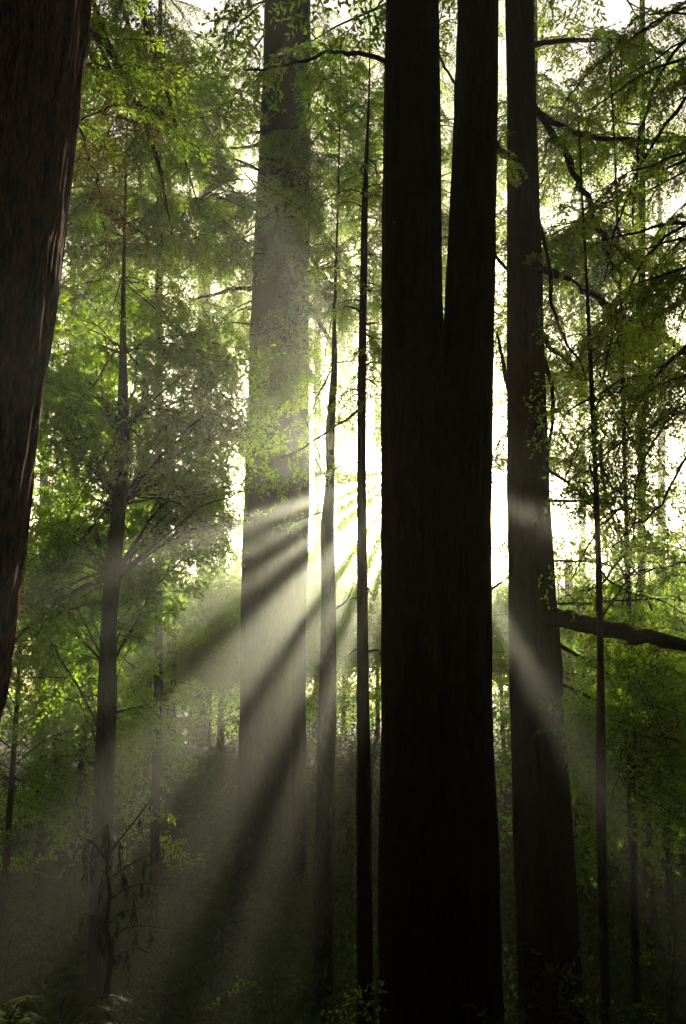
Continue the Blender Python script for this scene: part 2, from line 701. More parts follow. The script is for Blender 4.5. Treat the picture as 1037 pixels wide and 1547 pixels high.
    def ring(self, n, z0, z1, l0, l1, kind, az=None, **kw):
        """branches all round the trunk between two heights"""
        rng = self.rng
        for i in range(n):
            z = z0 + (z1 - z0) * (i + rng.random()) / n
            q = (z - z0) / max(z1 - z0, 0.01)
            L = (l0 + (l1 - l0) * q) * rng.uniform(0.75, 1.2)
            a = i * 2.4 + rng.uniform(-0.5, 0.5) if az is None else rng.uniform(*az)
            ax, _ = self.axis(z)
            self.reach((ax + math.cos(a) * L, self.D + math.sin(a) * L, z - 0.1 * L), kind, **kw)

    def px_limb(self, pts, w0, w1, D=None, kind=None, dD=0.0, **kw):
        """a branch along photo pixels at this tree's distance, drifting dD metres nearer or farther"""
        D = D or self.D
        n = len(pts)
        q = [P(x, y, D + dD * i / (n - 1)) for i, (x, y) in enumerate(pts)]
        k = D / FPX / 2
        return self.limb(q, w0 * k, w1 * k, kind, **kw)


# ------------------------------------------------------------------ ground
def build_ground():
    xs = np.concatenate([np.linspace(-95, -24, 24), np.linspace(-23.5, 23.5, 120), np.linspace(24, 95, 24)])
    ys = np.concatenate([np.linspace(-50, -4, 18), np.linspace(-3.5, 30, 110), np.linspace(30.7, 98, 50)])
    V = [(x, y, ground_z(x, y) + 0.02 * math.sin(x * 7.1 + 2 * math.sin(y * 5.3)) * math.sin(y * 6.3)) for y in ys for x in xs]
    nx = len(xs)
    F = [(j * nx + i, j * nx + i + 1, (j + 1) * nx + i + 1, (j + 1) * nx + i) for j in range(len(ys) - 1) for i in range(nx - 1)]
    m, nt, out = new_mat('forest_floor')
    tc = nt.nodes.new('ShaderNodeTexCoord')
    n1 = nt.nodes.new('ShaderNodeTexNoise')
    n1.inputs['Scale'].default_value = 0.9
    n1.inputs['Detail'].default_value = 8
    n2 = nt.nodes.new('ShaderNodeTexVoronoi')
    n2.inputs['Scale'].default_value = 22
    nt.links.new(tc.outputs['Object'], n1.inputs['Vector'])
    nt.links.new(tc.outputs['Object'], n2.inputs['Vector'])
    r = ramp(nt, [(0.35, (0.022, 0.014, 0.008)), (0.55, (0.05, 0.03, 0.017)), (0.72, (0.028, 0.032, 0.012))])
    nt.links.new(n1.outputs['Fac'], r.inputs[0])
    mx = nt.nodes.new('ShaderNodeMix')
    mx.data_type = 'RGBA'
    mx.blend_type = 'MULTIPLY'
    mx.inputs['Factor'].default_value = 0.7
    nt.links.new(r.outputs[0], mx.inputs['A'])
    nt.links.new(n2.outputs['Color'], mx.inputs['B'])
    b = nt.nodes.new('ShaderNodeBsdfPrincipled')
    b.inputs['Roughness'].default_value = 1.0
    b.inputs['Specular IOR Level'].default_value = 0.1
    bp = nt.nodes.new('ShaderNodeBump')
    bp.inputs['Strength'].default_value = 0.8
    bp.inputs['Distance'].default_value = 0.03
    nt.links.new(n2.outputs['Distance'], bp.inputs['Height'])
    nt.links.new(bp.outputs[0], b.inputs['Normal'])
    nt.links.new(mx.outputs['Result'], b.inputs['Base Color'])
    nt.links.new(b.outputs[0], out.inputs[0])
    mb = MB()
    mb.add(V, F)
    obj('ground', mb.mesh('ground', [m], smooth=True), kind='structure')


build_ground()


# ------------------------------------------------------------------ haze
def build_haze():
    x0, x1, y0, y1, z0, z1 = -97, 97, -52, 100, -7.0, 43.5
    V = [(x, y, z) for z in (z0, z1) for y in (y0, y1) for x in (x0, x1)]
    F = [(0, 2, 3, 1), (4, 5, 7, 6), (0, 1, 5, 4), (2, 6, 7, 3), (0, 4, 6, 2), (1, 3, 7, 5)]
    m, nt, out = new_mat('haze_air')
    pv = nt.nodes.new('ShaderNodeVolumePrincipled')
    pv.inputs['Color'].default_value = (0.92, 0.95, 0.76, 1)
    pv.inputs['Density'].default_value = HAZE_DENSITY
    pv.inputs['Anisotropy'].default_value = HAZE_G
    nt.links.new(pv.outputs[0], out.inputs['Volume'])
    mb = MB()
    mb.add(V, F)
    o = obj('haze', mb.mesh('haze', [m]), kind='stuff')
    o.display_type = 'WIRE'


build_haze()

# ------------------------------------------------------------------ the big redwoods
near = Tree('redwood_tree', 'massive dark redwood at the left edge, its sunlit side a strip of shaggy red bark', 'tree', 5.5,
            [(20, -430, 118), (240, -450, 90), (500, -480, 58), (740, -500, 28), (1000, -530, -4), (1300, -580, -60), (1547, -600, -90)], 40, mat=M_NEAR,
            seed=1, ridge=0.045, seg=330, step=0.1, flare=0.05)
twin_l = Tree('redwood_tree', 'tall hazy redwood crossed by light shafts, left trunk of the pair left of centre', 'tree', 28.0,
              [(20, 400, 445), (100, 398, 446), (200, 393, 440), (300, 388, 432), (400, 383, 436), (500, 379, 440), (700, 372, 440), (900, 366, 438), (1100, 362, 440)], 42,
              seed=2, ridge=0.05, seg=48)
twin_r = Tree('redwood_tree', 'redwood trunk tight against the right side of the hazy trunk, next to the white gap', 'tree', 28.9,
              [(20, 440, 469), (200, 436, 469), (500, 424, 465), (700, 420, 466), (770, 418, 467), (900, 415, 461), (1100, 412, 461)], 40,
              seed=3, ridge=0.05, seg=44)
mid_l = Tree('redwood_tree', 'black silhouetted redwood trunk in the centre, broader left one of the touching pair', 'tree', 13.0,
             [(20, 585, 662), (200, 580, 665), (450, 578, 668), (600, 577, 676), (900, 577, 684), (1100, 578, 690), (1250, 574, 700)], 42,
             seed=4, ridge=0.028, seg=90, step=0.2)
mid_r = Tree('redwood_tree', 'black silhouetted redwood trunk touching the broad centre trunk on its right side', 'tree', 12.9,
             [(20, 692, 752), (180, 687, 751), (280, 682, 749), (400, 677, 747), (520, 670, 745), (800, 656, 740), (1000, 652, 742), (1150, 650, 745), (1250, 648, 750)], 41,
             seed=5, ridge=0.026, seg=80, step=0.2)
third = Tree('redwood_tree', 'dark redwood right of the centre pair with long branches reaching out to the right', 'tree', 16.0,
             [(20, 765, 806), (200, 767, 810), (400, 767, 818), (550, 767, 822), (700, 768, 828), (800, 768, 833), (900, 770, 838), (1000, 772, 848), (1100, 774, 851), (1220, 776, 862)], 38,
             seed=6, ridge=0.026, seg=70, step=0.2, flare=0.7)

# smaller trees
thin_a = Tree('slender_tree', 'slender crooked tree in the white gap, beside the hazy redwood pair', 'tree', 20.0,
              [(350, 508, 511), (480, 503, 508), (560, 501, 510), (650, 492, 506), (720, 493, 506), (790, 485, 505), (900, 486, 507), (1000, 484, 508), (1130, 479, 507)], 17,
              kind='broad', mat=M_GREY, seed=7, ridge=0.012, seg=14, step=0.25)
thin_b = Tree('slender_tree', 'slender straight tree close to the left side of the black centre trunk', 'tree', 17.0,
              [(190, 554, 558), (300, 547, 556), (560, 541, 553), (700, 540, 553), (850, 540, 555), (1000, 540, 557), (1200, 539, 561)], 15,
              kind='redwood', mat=M_RED, seed=8, ridge=0.01, seg=14, step=0.25)
tanoak = Tree('broadleaf_tree', 'dark leaning broadleaf trunk amid bright leaves between the left edge and the hazy redwood', 'tree', 16.0,
              [(440, 184, 190), (560, 180, 192), (640, 178, 196), (740, 173, 192), (850, 160, 184), (950, 152, 176), (1050, 148, 176)], 13.5,
              kind='broad', mat=M_GREY, seed=9, ridge=0.014, seg=18, step=0.25)
thin_c = Tree('slender_tree', 'thin dark pole-like tree standing on the right, beyond the big low branch', 'tree', 12.0,
              [(520, 888, 894), (700, 896, 903), (850, 900, 909), (1000, 903, 913), (1100, 902, 915), (1210, 901, 915)], 9.5,
              kind='broad', mat=M_GREY, seed=10, ridge=0.008, seg=12, step=0.25)
thin_d = Tree('slender_tree', 'thin bare stem in the leaves at right, between the pole-like tree and the frame edge', 'tree', 16.0,
              [(300, 930, 934), (480, 937, 942), (620, 939, 945), (740, 942, 948), (1080, 950, 959), (1200, 948, 960)], 14,
              kind='broad', mat=M_GREY, seed=11, ridge=0.008, seg=12, step=0.3)
right_near = Tree('redwood_tree', 'redwood just outside the right edge whose dark boughs hang into the upper right', 'tree', 10.5,
                  [(20, 1120, 1190), (1200, 1110, 1210)], 34, seed=12, ridge=0.03, seg=40, step=0.4)
far_a = Tree('redwood_tree', 'distant pale redwood seen through leaves left of the hazy trunk', 'tree', 52.0,
             [(20, 303, 317), (400, 300, 318), (540, 299, 319), (1000, 296, 322)], 38, seed=13, ridge=0.03, seg=20)
back_l1 = Tree('redwood_tree', 'leafy redwood behind the broadleaf tree, filling the upper left with drooping green sprays', 'tree', 25.0,
               [(20, 240, 246), (400, 236, 245), (1000, 234, 245)], 30, seed=14, ridge=0.03, seg=20)
back_l2 = Tree('redwood_tree', 'redwood behind the left edge trunk, only its bright green boughs showing', 'tree', 30.0,
               [(20, 64, 72), (1000, 60, 72)], 30, seed=15, ridge=0.03, seg=20)
back_m = Tree('redwood_tree', 'redwood hidden behind the black centre trunks, its sprays showing in the gaps either side', 'tree', 34.0,
              [(20, 612, 634), (1000, 604, 640)], 36, seed=16, ridge=0.03, seg=20)
back_r1 = Tree('redwood_tree', 'green redwood behind the dark branches at right, sky showing through its boughs', 'tree', 24.0,
               [(20, 967, 974), (1000, 964, 976)], 30, seed=17, ridge=0.03, seg=20)
back_r2 = Tree('redwood_tree', 'redwood behind the right-hand dark trunk, feathery boughs on both sides of it', 'tree', 30.0,
               [(20, 798, 812), (1000, 790, 816)], 32, seed=18, ridge=0.03, seg=20)

# ---- explicit dark branches
RW = 'redwood'
third.px_limb([(800, 150), (850, 225), (880, 285), (905, 340), (925, 400), (935, 450)], 14, 6, kind=RW, spray=(0.5, 0.9), gap=0.35, dD=-1.0)
third.px_limb([(808, 398), (860, 425), (900, 450), (945, 480), (990, 500), (1050, 550)], 13, 8, kind=RW, spray=(0.4, 0.7), gap=0.6, dD=-1.5)
third.px_limb([(825, 930), (850, 936), (885, 944), (940, 955), (1000, 968), (1100, 994)], 30, 12, kind='bare', spray=(0.3, 0.6), gap=0.4, dD=-5.0, seg=10)
third.px_limb([(815, 505), (850, 540), (885, 590), (900, 640), (912, 720), (930, 790), (955, 850), (985, 920)], 9, 4, kind='sparse', spray=(0.4, 0.7), gap=0.6, dD=1.0)
third.px_limb([(805, 165), (870, 200), (950, 213), (1050, 208)], 12, 6, kind=RW, spray=(0.6, 1.0), gap=0.2, dD=-1.5)
third.px_limb([(825, 707), (860, 730), (905, 770), (930, 810)], 6, 3, kind='sparse', spray=(0.3, 0.6), gap=0.7)
third.px_limb([(828, 757), (890, 758), (925, 765)], 5, 3, kind='bare', spray=(0.3, 0.5), gap=0.7)
third.px_limb([(832, 848), (905, 850), (960, 868)], 4, 2, kind='bare', spray=(0.3, 0.5), gap=0.7)
third.px_limb([(834, 912), (900, 910), (990, 906)], 4, 2, kind='bare', spray=(0.2, 0.4), gap=0.9)
third.px_limb([(840, 970), (880, 995), (915, 1015), (960, 1030)], 7, 3, kind='sparse', spray=(0.3, 0.6), gap=0.5)
third.px_limb([(844, 1032), (880, 1048), (915, 1066)], 6, 3, kind='sparse', spray=(0.3, 0.6), gap=0.5)
third.px_limb([(812, 330), (830, 400), (835, 460), (858, 520), (885, 560)], 8, 3, kind=RW, spray=(0.4, 0.8), gap=0.4, dD=-1)
third.px_limb([(822, 540), (836, 600), (832, 660), (826, 700)], 8, 4, kind='bare', spray=(0.3, 0.5), gap=0.8)
third.px_limb([(770, 230), (755, 225), (742, 200)], 9, 5, kind=RW, spray=(0.3, 0.6), gap=0.2)
third.px_limb([(770, 590), (760, 550), (752, 505)], 10, 4, kind='bare', spray=(0.2, 0.4), gap=0.5)
for pts, w0, w1 in [
    ([(1120, 90), (1037, 150), (980, 230), (935, 330), (915, 420)], 9, 3),
    ([(1120, 20), (1037, 60), (985, 140), (962, 250), (955, 340)], 8, 3),
    ([(1120, 300), (1050, 330), (990, 370), (940, 460), (915, 560)], 8, 2.5),
    ([(1120, 480), (1040, 520), (990, 570), (950, 640), (925, 700)], 7, 2),
    ([(1120, 560), (1045, 610), (1000, 650), (960, 730), (948, 810)], 6, 2),
    ([(1120, 650), (1040, 690), (1000, 760), (950, 800), (925, 830)], 6, 2),
    ([(1120, 860), (1045, 850), (990, 858), (930, 880)], 4, 1.5),
    ([(1120, 230), (1037, 260), (970, 290), (900, 300)], 6, 2),
    ([(1120, -60), (1010, 20), (950, 60), (890, 110), (850, 160)], 7, 2.5),
]:
    right_near.px_limb(pts, w0, w1, kind='bare', spray=(0.3, 0.7), gap=0.35, dD=1.5)
for pts in [
    [(905, 560), (925, 600), (955, 660), (965, 720)], [(895, 640), (870, 680), (850, 740), (845, 790)],
    [(905, 700), (935, 745), (975, 760), (1010, 800)], [(907, 800), (880, 840), (862, 880)],
    [(906, 860), (940, 890), (990, 905), (1037, 930)], [(900, 600), (860, 620), (845, 660)],
]:
    thin_c.px_limb(pts, 4, 1.5, kind='bare', spray=(0.3, 0.6), gap=0.3, dD=0.6)
mid_r.px_limb([(745, 380), (760, 400), (780, 415)], 7, 4)
mid_r.px_limb([(740, 892), (758, 880), (775, 868)], 4, 2)
mid_r.px_limb([(748, 215), (760, 235), (770, 240)], 12, 6, kind=RW, spray=(0.3, 0.5), gap=0.2)
mid_l.px_limb([(592, 95), (540, 80), (490, 82), (430, 100), (370, 108)], 9, 4, kind=RW, spray=(0.4, 0.8), gap=0.4, dD=0.5)
mid_l.px_limb([(655, 70), (672, 100), (690, 130)], 7, 4, kind=RW, spray=(0.3, 0.5), gap=0.3)
twin_l.px_limb([(388, 436), (360, 436), (330, 443), (285, 452)], 9, 4, kind=RW, spray=(0.7, 1.1), gap=0.7)
twin_l.px_limb([(425, 390), (445, 425), (468, 462), (485, 490), (503, 522)], 13, 6)
twin_l.px_limb([(395, 218), (360, 224), (325, 222), (290, 216)], 6, 3, kind=RW, spray=(0.7, 1.1), gap=0.6)
near.px_limb([(100, 170), (122, 200), (140, 250), (152, 300), (160, 350)], 6, 2, D=5.8, dD=1.5, kind='dry', spray=(0.25, 0.4), gap=0.25)
near.px_limb([(90, 100), (160, 100), (250, 106)], 5, 2, D=5.8, dD=2.0, kind=RW, spray=(0.3, 0.5), gap=0.25)
near.px_limb([(80, 200), (130, 178), (180, 160), (230, 158)], 6, 2, D=5.8, dD=2.0, kind=['dry', RW], spray=(0.3, 0.5), gap=0.25)
tanoak.px_limb([(186, 655), (160, 688), (130, 724)], 7, 3, kind='broad', spray=(0.4, 0.7), gap=0.5)
tanoak.px_limb([(170, 862), (130, 872), (80, 898), (30, 925)], 6, 3, kind='sparse', spray=(0.4, 0.7), gap=0.6)
tanoak.px_limb([(166, 868), (115, 893), (65, 928), (15, 975)], 8, 4, kind='sparse', spray=(0.4, 0.7), gap=0.6)
tanoak.px_limb([(158, 912), (120, 915), (70, 935), (20, 960)], 4, 2, kind='sparse', spray=(0.4, 0.7), gap=0.6)
thin_b.px_limb([(547, 615), (490, 655), (430, 690), (370, 725), (300, 748)], 4, 1.5, kind='sparse', spray=(0.3, 0.5), gap=0.5, check=False, start=0.4)
thin_a.px_limb([(498, 770), (475, 778), (440, 790)], 3, 1.5, kind='sparse', spray=(0.3, 0.4), gap=0.3, check=False)
thin_a.px_limb([(500, 560), (480, 600), (465, 640)], 4, 1.5, kind='sparse', spray=(0.4, 0.6), gap=0.25, check=False)
thin_a.px_limb([(508, 920), (525, 905), (535, 880)], 4, 1.5, kind='sparse', spray=(0.3, 0.4), gap=0.4, check=False)

# ---- foliage masses
near.fill(5, 215, 130, 95, 80, (3.0, 6.0), RW, spray=(0.4, 0.8), gap=0.28)
near.fill(4, 260, 290, 60, 100, (4.0, 7.0), RW, spray=(0.35, 0.55), gap=0.4)
back_l1.fill(48, 230, 240, 170, 230, (-4, 3), RW, spray=(0.9, 1.5), gap=0.45)
back_l2.fill(46, 130, 330, 110, 330, (-4, 4), RW, spray=(1.0, 1.6), gap=0.5)
twin_l.fill(28, 320, 280, 90, 260, (-3, 3), RW, spray=(0.9, 1.5), gap=0.5)
twin_l.fill(18, 420, 540, 40, 60, (-3.5, -1.5), RW, spray=(0.6, 0.9), gap=0.4)
twin_r.fill(16, 445, 380, 32, 210, (-4.5, -2.2), RW, spray=(0.6, 1.0), gap=0.4)
twin_r.fill(54, 500, 260, 70, 240, (-3, 3), RW, spray=(0.8, 1.3), gap=0.5)
far_a.fill(14, 330, 500, 60, 60, (-4, 3), RW, spray=(1.2, 1.8), gap=0.7)
tanoak.fill(40, 200, 590, 160, 150, (-0.4, 2.6), 'broad', spray=(0.6, 1.0), gap=0.32, start=0.35)
tanoak.fill(22, 110, 720, 90, 170, (-0.4, 2.6), 'broad', spray=(0.7, 1.1), gap=0.42)
tanoak.fill(20, 310, 770, 70, 70, (0.5, 4.0), 'broad', spray=(0.6, 1.0), gap=0.3, start=0.5)
tanoak.fill(7, 340, 650, 80, 60, (-0.4, 2.5), 'broad', spray=(0.7, 1.1), gap=0.4)
tanoak.fill(28, 110, 900, 110, 160, (-0.4, 3.0), 'broad', spray=(0.7, 1.1), gap=0.4)
thin_a.fill(12, 480, 680, 45, 120, (-1.2, 1.2), 'sparse', spray=(0.35, 0.6), gap=0.3)
thin_a.ring(8, 9, 15, 1.2, 0.5, 'sparse', spray=(0.4, 0.7))
thin_b.fill(30, 545, 440, 50, 260, (-1.0, 1.2), ['redwood', 'bare'], spray=(0.3, 0.6), gap=0.35)
thin_b.fill(10, 552, 950, 30, 150, (-1.0, 1.2), ['dry', 'bare', 'sparse'], spray=(0.25, 0.4), gap=0.35)
back_m.fill(46, 560, 300, 80, 300, (-3, 4), RW, spray=(1.0, 1.6), gap=0.6)
back_m.fill(32, 700, 300, 80, 330, (-3, 4), RW, spray=(1.0, 1.6), gap=0.6)
right_near.fill(22, 970, 260, 100, 240, (-1.5, 2.5), RW, spray=(0.4, 0.75), gap=0.42)
right_near.fill(14, 1000, 560, 60, 120, (-1, 2.0), ['redwood', 'bare'], spray=(0.5, 0.8), gap=0.4)
back_r1.fill(50, 920, 330, 140, 320, (-4, 3), RW, spray=(0.9, 1.5), gap=0.5)
back_r2.fill(32, 810, 420, 90, 420, (-4, 3), RW, spray=(0.9, 1.5), gap=0.55)
thin_c.fill(26, 940, 720, 80, 220, (-1, 2), ['bare', 'sparse', 'sparse'], spray=(0.4, 0.8), gap=0.4)
thin_d.fill(34, 950, 690, 90, 230, (-1.5, 2), ['sparse', 'bare', 'broad'], spray=(0.5, 0.9), gap=0.45)
thin_d.fill(40, 960, 1090, 95, 115, (-1.5, 2.5), 'broad', spray=(0.5, 0.9), gap=0.32)

# ---- high crowns above the picture
for t, l in ((mid_l, 4.5), (mid_r, 4.5), (third, 4.5), (near, 5.0), (right_near, 5.0)):
    t.ring(30, 14, t.H * 0.93, l, 1.2, RW, spray=(1.3, 2.0), gap=0.9)


# ------------------------------------------------------------------ added leaf curtain behind the centre trunks, shaped to break the sunlight into shafts
def shaft_curtain():
    t = Tree('broadleaf_tree', 'added leaf curtain straight behind the black centre trunk, its gaps shaped for the light shafts', 'tree', 42.0,
             [(300, 622, 626), (700, 616, 628), (1000, 612, 632)], 22, kind='broad', mat=M_GREY, seed=30, ridge=0.02, seg=14)
    rng = np.random.default_rng(5)
    N = 210000
    u = rng.uniform(-3.25, 3.1, N)
    v = rng.uniform(-8.5, 2.0, N)
    w = rng.uniform(-1.6, 1.6, N)
    r = np.hypot(u, v)
    keep = np.ones(N, bool)
    a = np.degrees(np.arctan2(-v, np.abs(u)))
    edge = rng.normal(0, 0.35, N)
    for lo, hi in GAPS_L:
        keep &= ~((u < -0.35) & (a > lo + edge) & (a < hi - edge) & (r < 6.0))
    for lo, hi in GAPS_R:
        keep &= ~((u > 0.9) & (a > lo + edge) & (a < hi - edge) & (r < 3.6))
    # ragged upper edge and loose outer rim
    N2 = 60000
    keep &= ~((v > 0.6) & (rng.random(N) < (v - 0.6) / 1.6))
    keep &= ~((v > -0.2) & (u < -1.0) & (rng.random(N) < 0.75))
    u, v, w = u[keep], v[keep], w[keep]
    u = np.concatenate([u, rng.uniform(-0.3, 2.3, N2)])  # added leaves, hidden behind the trunks, to shade the haze before them
    v = np.concatenate([v, rng.uniform(0.4, 9.0, N2)])
    w = np.concatenate([w, rng.uniform(-1.2, 1.2, N2)])
    # loose leaf clumps higher up, sky between them
    nc = 720
    cu, cv = rng.uniform(-3.4, -0.2, nc), rng.uniform(0.7, 9.0, nc)
    u = np.concatenate([u, (cu[:, None] + rng.normal(0, 0.16, (nc, 60))).ravel()])
    v = np.concatenate([v, (cv[:, None] + rng.normal(0, 0.13, (nc, 60))).ravel()])
    w = np.concatenate([w, np.repeat(rng.uniform(-1.2, 1.2, nc), 60)])
    open_strip = (u < -1.55) & (u > -2.4) & (v > 0.3)
    u, v, w = u[~open_strip], v[~open_strip], w[~open_strip]
    C = np.array(CAMP + S * (42.0 / S.y))
    e1, e2, s = np.array(E1), np.array(E2), np.array(S)
    B = C + u[:, None] * e1 + v[:, None] * e2 + w[:, None] * s
    n = len(B)
    d = unit(rng.normal(0, 1, (n, 3)) + np.array([0, 0, -0.4]))
    nn = unit(np.cross(d, rng.normal(0, 1, (n, 3))))
    V, F = leaf_quads(B, d, nn, rng.uniform(0.07, 0.13, n), rng.uniform(0.028, 0.05, n))
    V -= np.array(t.base)
    mb = MB()
    mb.add(V, F)
    obj('crown', mb.mesh('crown', [M_LEAF]), t.root)
    for k in range(16):
        ang = k * 2.4
        e = C + e1 * math.cos(ang) * 2.2 + e2 * (math.sin(ang) * 2.2 - 1.2)
        t.reach(Vector(e), None)


shaft_curtain()


def low_sun_blocker(label, px, D, u0, u1, v0, v1, N, seed):  # low leaf mass added to keep sun off the lower part of the view
    t = Tree('broadleaf_tree', label, 'tree', D, [(700, px - 5, px + 5), (1000, px - 7, px + 7)], 8, kind='broad', mat=M_GREY, seed=seed, seg=12, ridge=0.01)
    rng = np.random.default_rng(seed)
    u, v, w = rng.uniform(u0, u1, N), v0 + (v1 - v0) * rng.random(N), rng.uniform(-1.5, 1.5, N)
    top = v1 - 0.5 + 0.45 * np.sin(u * 2.1 + seed) + 0.25 * np.sin(u * 5.3) + rng.normal(0, 0.25, N)
    k = v < top
    u, v, w = u[k], v[k], w[k]
    B = np.array(CAMP + S * (D / S.y)) + u[:, None] * np.array(E1) + v[:, None] * np.array(E2) + w[:, None] * np.array(S)
    B = B[~in_gap_mask(B)]
    n = len(B)
    d = unit(rng.normal(0, 1, (n, 3)) + np.array([0, 0, -0.4]))
    nn = unit(np.cross(d, rng.normal(0, 1, (n, 3))))
    V, F = leaf_quads(B, d, nn, rng.uniform(0.08, 0.15, n), rng.uniform(0.035, 0.06, n))
    mb = MB()
    mb.add(V - np.array(t.base), F)
    obj('crown', mb.mesh('crown', [M_LEAF]), t.root)


low_sun_blocker('added low tree behind the hazy redwood pair, a leaf screen blocking the low sun', 410, 40, -6.6, -3.2, -8.5, -3.5, 48000, 61)
low_sun_blocker('added low tree behind the leaves at left, blocking the sun below the light shafts', 260, 38, -10.5, -6.4, -8.5, -3.8, 50000, 62)
low_sun_blocker('added low tree beyond the dark right trunk, blocking the sun under its big branch', 860, 39, 3.0, 7.5, -8.5, -4.9, 44000, 63)
low_sun_blocker('added low tree at the far right edge, its leaves blocking the sun down to the ground', 1020, 37, 7.4, 12.0, -8.5, -5.0, 42000, 64)
low_sun_blocker('added low tree at the far left edge behind the shaggy bark, blocking the low sun', 90, 37, -14.5, -10.4, -8.5, -4.8, 36000, 65)


# ------------------------------------------------------------------ the closed wood overhead and behind, which keeps the sky's light out
def closed_wood():
    rng = np.random.default_rng(77)
    N = 460000
    B = np.stack([rng.uniform(-36, 36, N), rng.uniform(-24, 44, N), rng.uniform(1, 36, N)], axis=1)
    x, y, z = B.T
    over = (z > 16 + np.maximum(y, 0) * 0.75) & (z < 27 + np.maximum(y, 0) * 0.75) & (np.abs(x) < 30)
    behind = (y < -12) & (y > -24) & (np.abs(x) < 36)
    side = (np.abs(x) > 22 + np.maximum(y, 0) * 0.1) & (np.abs(x) < 34)
    B = B[over | behind | side]
    n = len(B)
    az = rng.uniform(0, 2 * math.pi, n)
    d = unit(np.stack([np.cos(az), np.sin(az), rng.uniform(-0.7, 0.1, n)], axis=1))
    nn = unit(np.cross(d, np.cross(np.array([0, 0, 1.0]) + rng.normal(0, 0.35, (n, 3)), d)))
    V, F = leaf_quads(B, d, nn, rng.uniform(0.8, 1.6, n), rng.uniform(0.25, 0.5, n))
    mb = MB()
    mb.add(V, F)
    for _ in range(26):
        a = rng.uniform(math.pi * 0.95, math.pi * 2.05)
        r = rng.uniform(14, 26)
        px, py = math.cos(a) * r * 1.1, math.sin(a) * r
        rr = rng.uniform(0.4, 0.9)
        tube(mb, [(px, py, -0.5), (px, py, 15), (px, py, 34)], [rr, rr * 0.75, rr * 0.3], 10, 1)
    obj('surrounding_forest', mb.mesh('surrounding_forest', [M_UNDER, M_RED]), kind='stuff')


closed_wood()

# ------------------------------------------------------------------ understory trees
def make_understory(seed, H, W, label, px, D, n=26, sp=(1.0, 1.5), kind='broad', zmin=0.15):
    x = P(px, 1000, D).x
    t = Tree.__new__(Tree)
    t.D, t.kind, t.H, t.mat, t.nl = D, 'broad', H, M_GREY, 0
    t.rng = random.Random(seed)
    t.rows = [(0.0, x, 0.12), (H * 0.95, x + t.rng.uniform(-0.6, 0.6), 0.03)]
    gz = ground_z(x, D)
    t.root = thing('understory_tree', label, 'tree', (x, D, gz))
    t.base = Vector((x, D, gz))
    mb = MB()
    zs = np.linspace(-0.15, H, 9)
    tube(mb, [(t.axis(z + gz)[0] - x, 0, z) for z in zs], [0.12 * (1 - 0.85 * (z + 0.15) / H) for z in zs], 8)
    obj('trunk', mb.mesh('trunk', [M_GREY], smooth=True), t.root)
    for i in range(n):
        z = gz + H * (zmin + (1 - zmin) * (i + t.rng.random()) / n)
        q = (z - gz) / H
        L = W * (0.55 + 0.9 * q * (1.25 - q)) * t.rng.uniform(0.5, 1.1)
        a = i * 2.4 + t.rng.uniform(-0.5, 0.5)
        ax, _ = t.axis(z)
        t.reach((ax + math.cos(a) * L, D + math.sin(a) * L, z), kind, rise=-0.3 * L, spray=sp, gap=0.55, start=0.2)
    return t


def copy_tree(src, px, D, rz, sc, label):
    x = P(px, 1000, D).x
    r = src.root.copy()
    COL.objects.link(r)
    r.location = (x, D, ground_z(x, D))
    r.rotation_euler = (0, 0, rz)
    r.scale = (sc, sc, sc)
    r['label'] = label
    for ch in list(src.root.children):
        c = ch.copy()
        COL.objects.link(c)
        c.parent = r
        for g in ch.children:
            gg = g.copy()
            COL.objects.link(gg)
            gg.parent = c
    return r


protos = [
    make_understory(101, 8.6, 2.8, 'bright bushy tree in the lower gap between the hazy redwood and the slender crooked tree', 505, 45, 34),
    make_understory(102, 10.0, 2.6, 'low leafy tree at right showing under the big low branch', 890, 26, 34, (0.8, 1.2), zmin=0.35),
    make_understory(103, 12.0, 2.8, 'leafy tree behind the leaning broadleaf trunk, in the left middle', 130, 26, 36, (0.9, 1.3), zmin=0.3),
]
bpy.context.view_layer.update()
for (k, px, D, rz, sc, lab) in [
    (0, 570, 47, 1.0, 1.0, 'bushy tree glimpsed between the slender straight tree and the black centre trunk'),
    (0, 757, 44, 2.2, 0.9, 'bushy tree low in the slot between centre pair and the dark trunk on its right'),
    (1, 990, 24, 1.3, 1.0, 'low leafy tree behind the thin bare stem at lower right'),
    (1, 1065, 22, 2.9, 1.1, 'low leafy tree half cut off by the right edge of the frame'),
    (0, 850, 40, 4.0, 0.95, 'rounded leafy tree beyond the dark right-hand trunk, under the bright sky gap'),
    (0, 960, 42, 5.1, 0.9, 'rounded leafy tree far back at right, below the twiggy sky gap'),
    (0, 1050, 41, 0.6, 1.0, 'rounded leafy tree far back at the very right of the frame'),
    (2, 30, 24, 1.9, 0.95, 'leafy tree beside the leaning bark edge at lower left'),
    (2, 235, 36, 3.3, 0.62, 'leafy tree right of the leaning broadleaf trunk, behind the light shafts'),
    (2, 320, 41, 4.6, 0.6, 'leafy tree just left of the hazy redwood pair, veiled by haze'),
    (0, 400, 46, 3.0, 0.85, 'leafy tree directly behind the hazy redwood pair'),
    (0, 180, 44, 2.5, 0.85, 'far leafy tree filling the background in the left middle'),
    (0, 60, 46, 3.7, 1.1, 'far leafy tree behind the left edge redwood'),
    (0, 290, 48, 0.4, 0.9, 'far leafy tree under the distant pale redwood'),
    (0, 480, 56, 5.5, 1.0, 'farthest leafy tree low in the white gap'),
    (0, 660, 50, 1.7, 1.0, 'leafy tree hidden behind the black centre trunks'),
]:
    copy_tree(protos[k], px, D, rz, sc, lab)


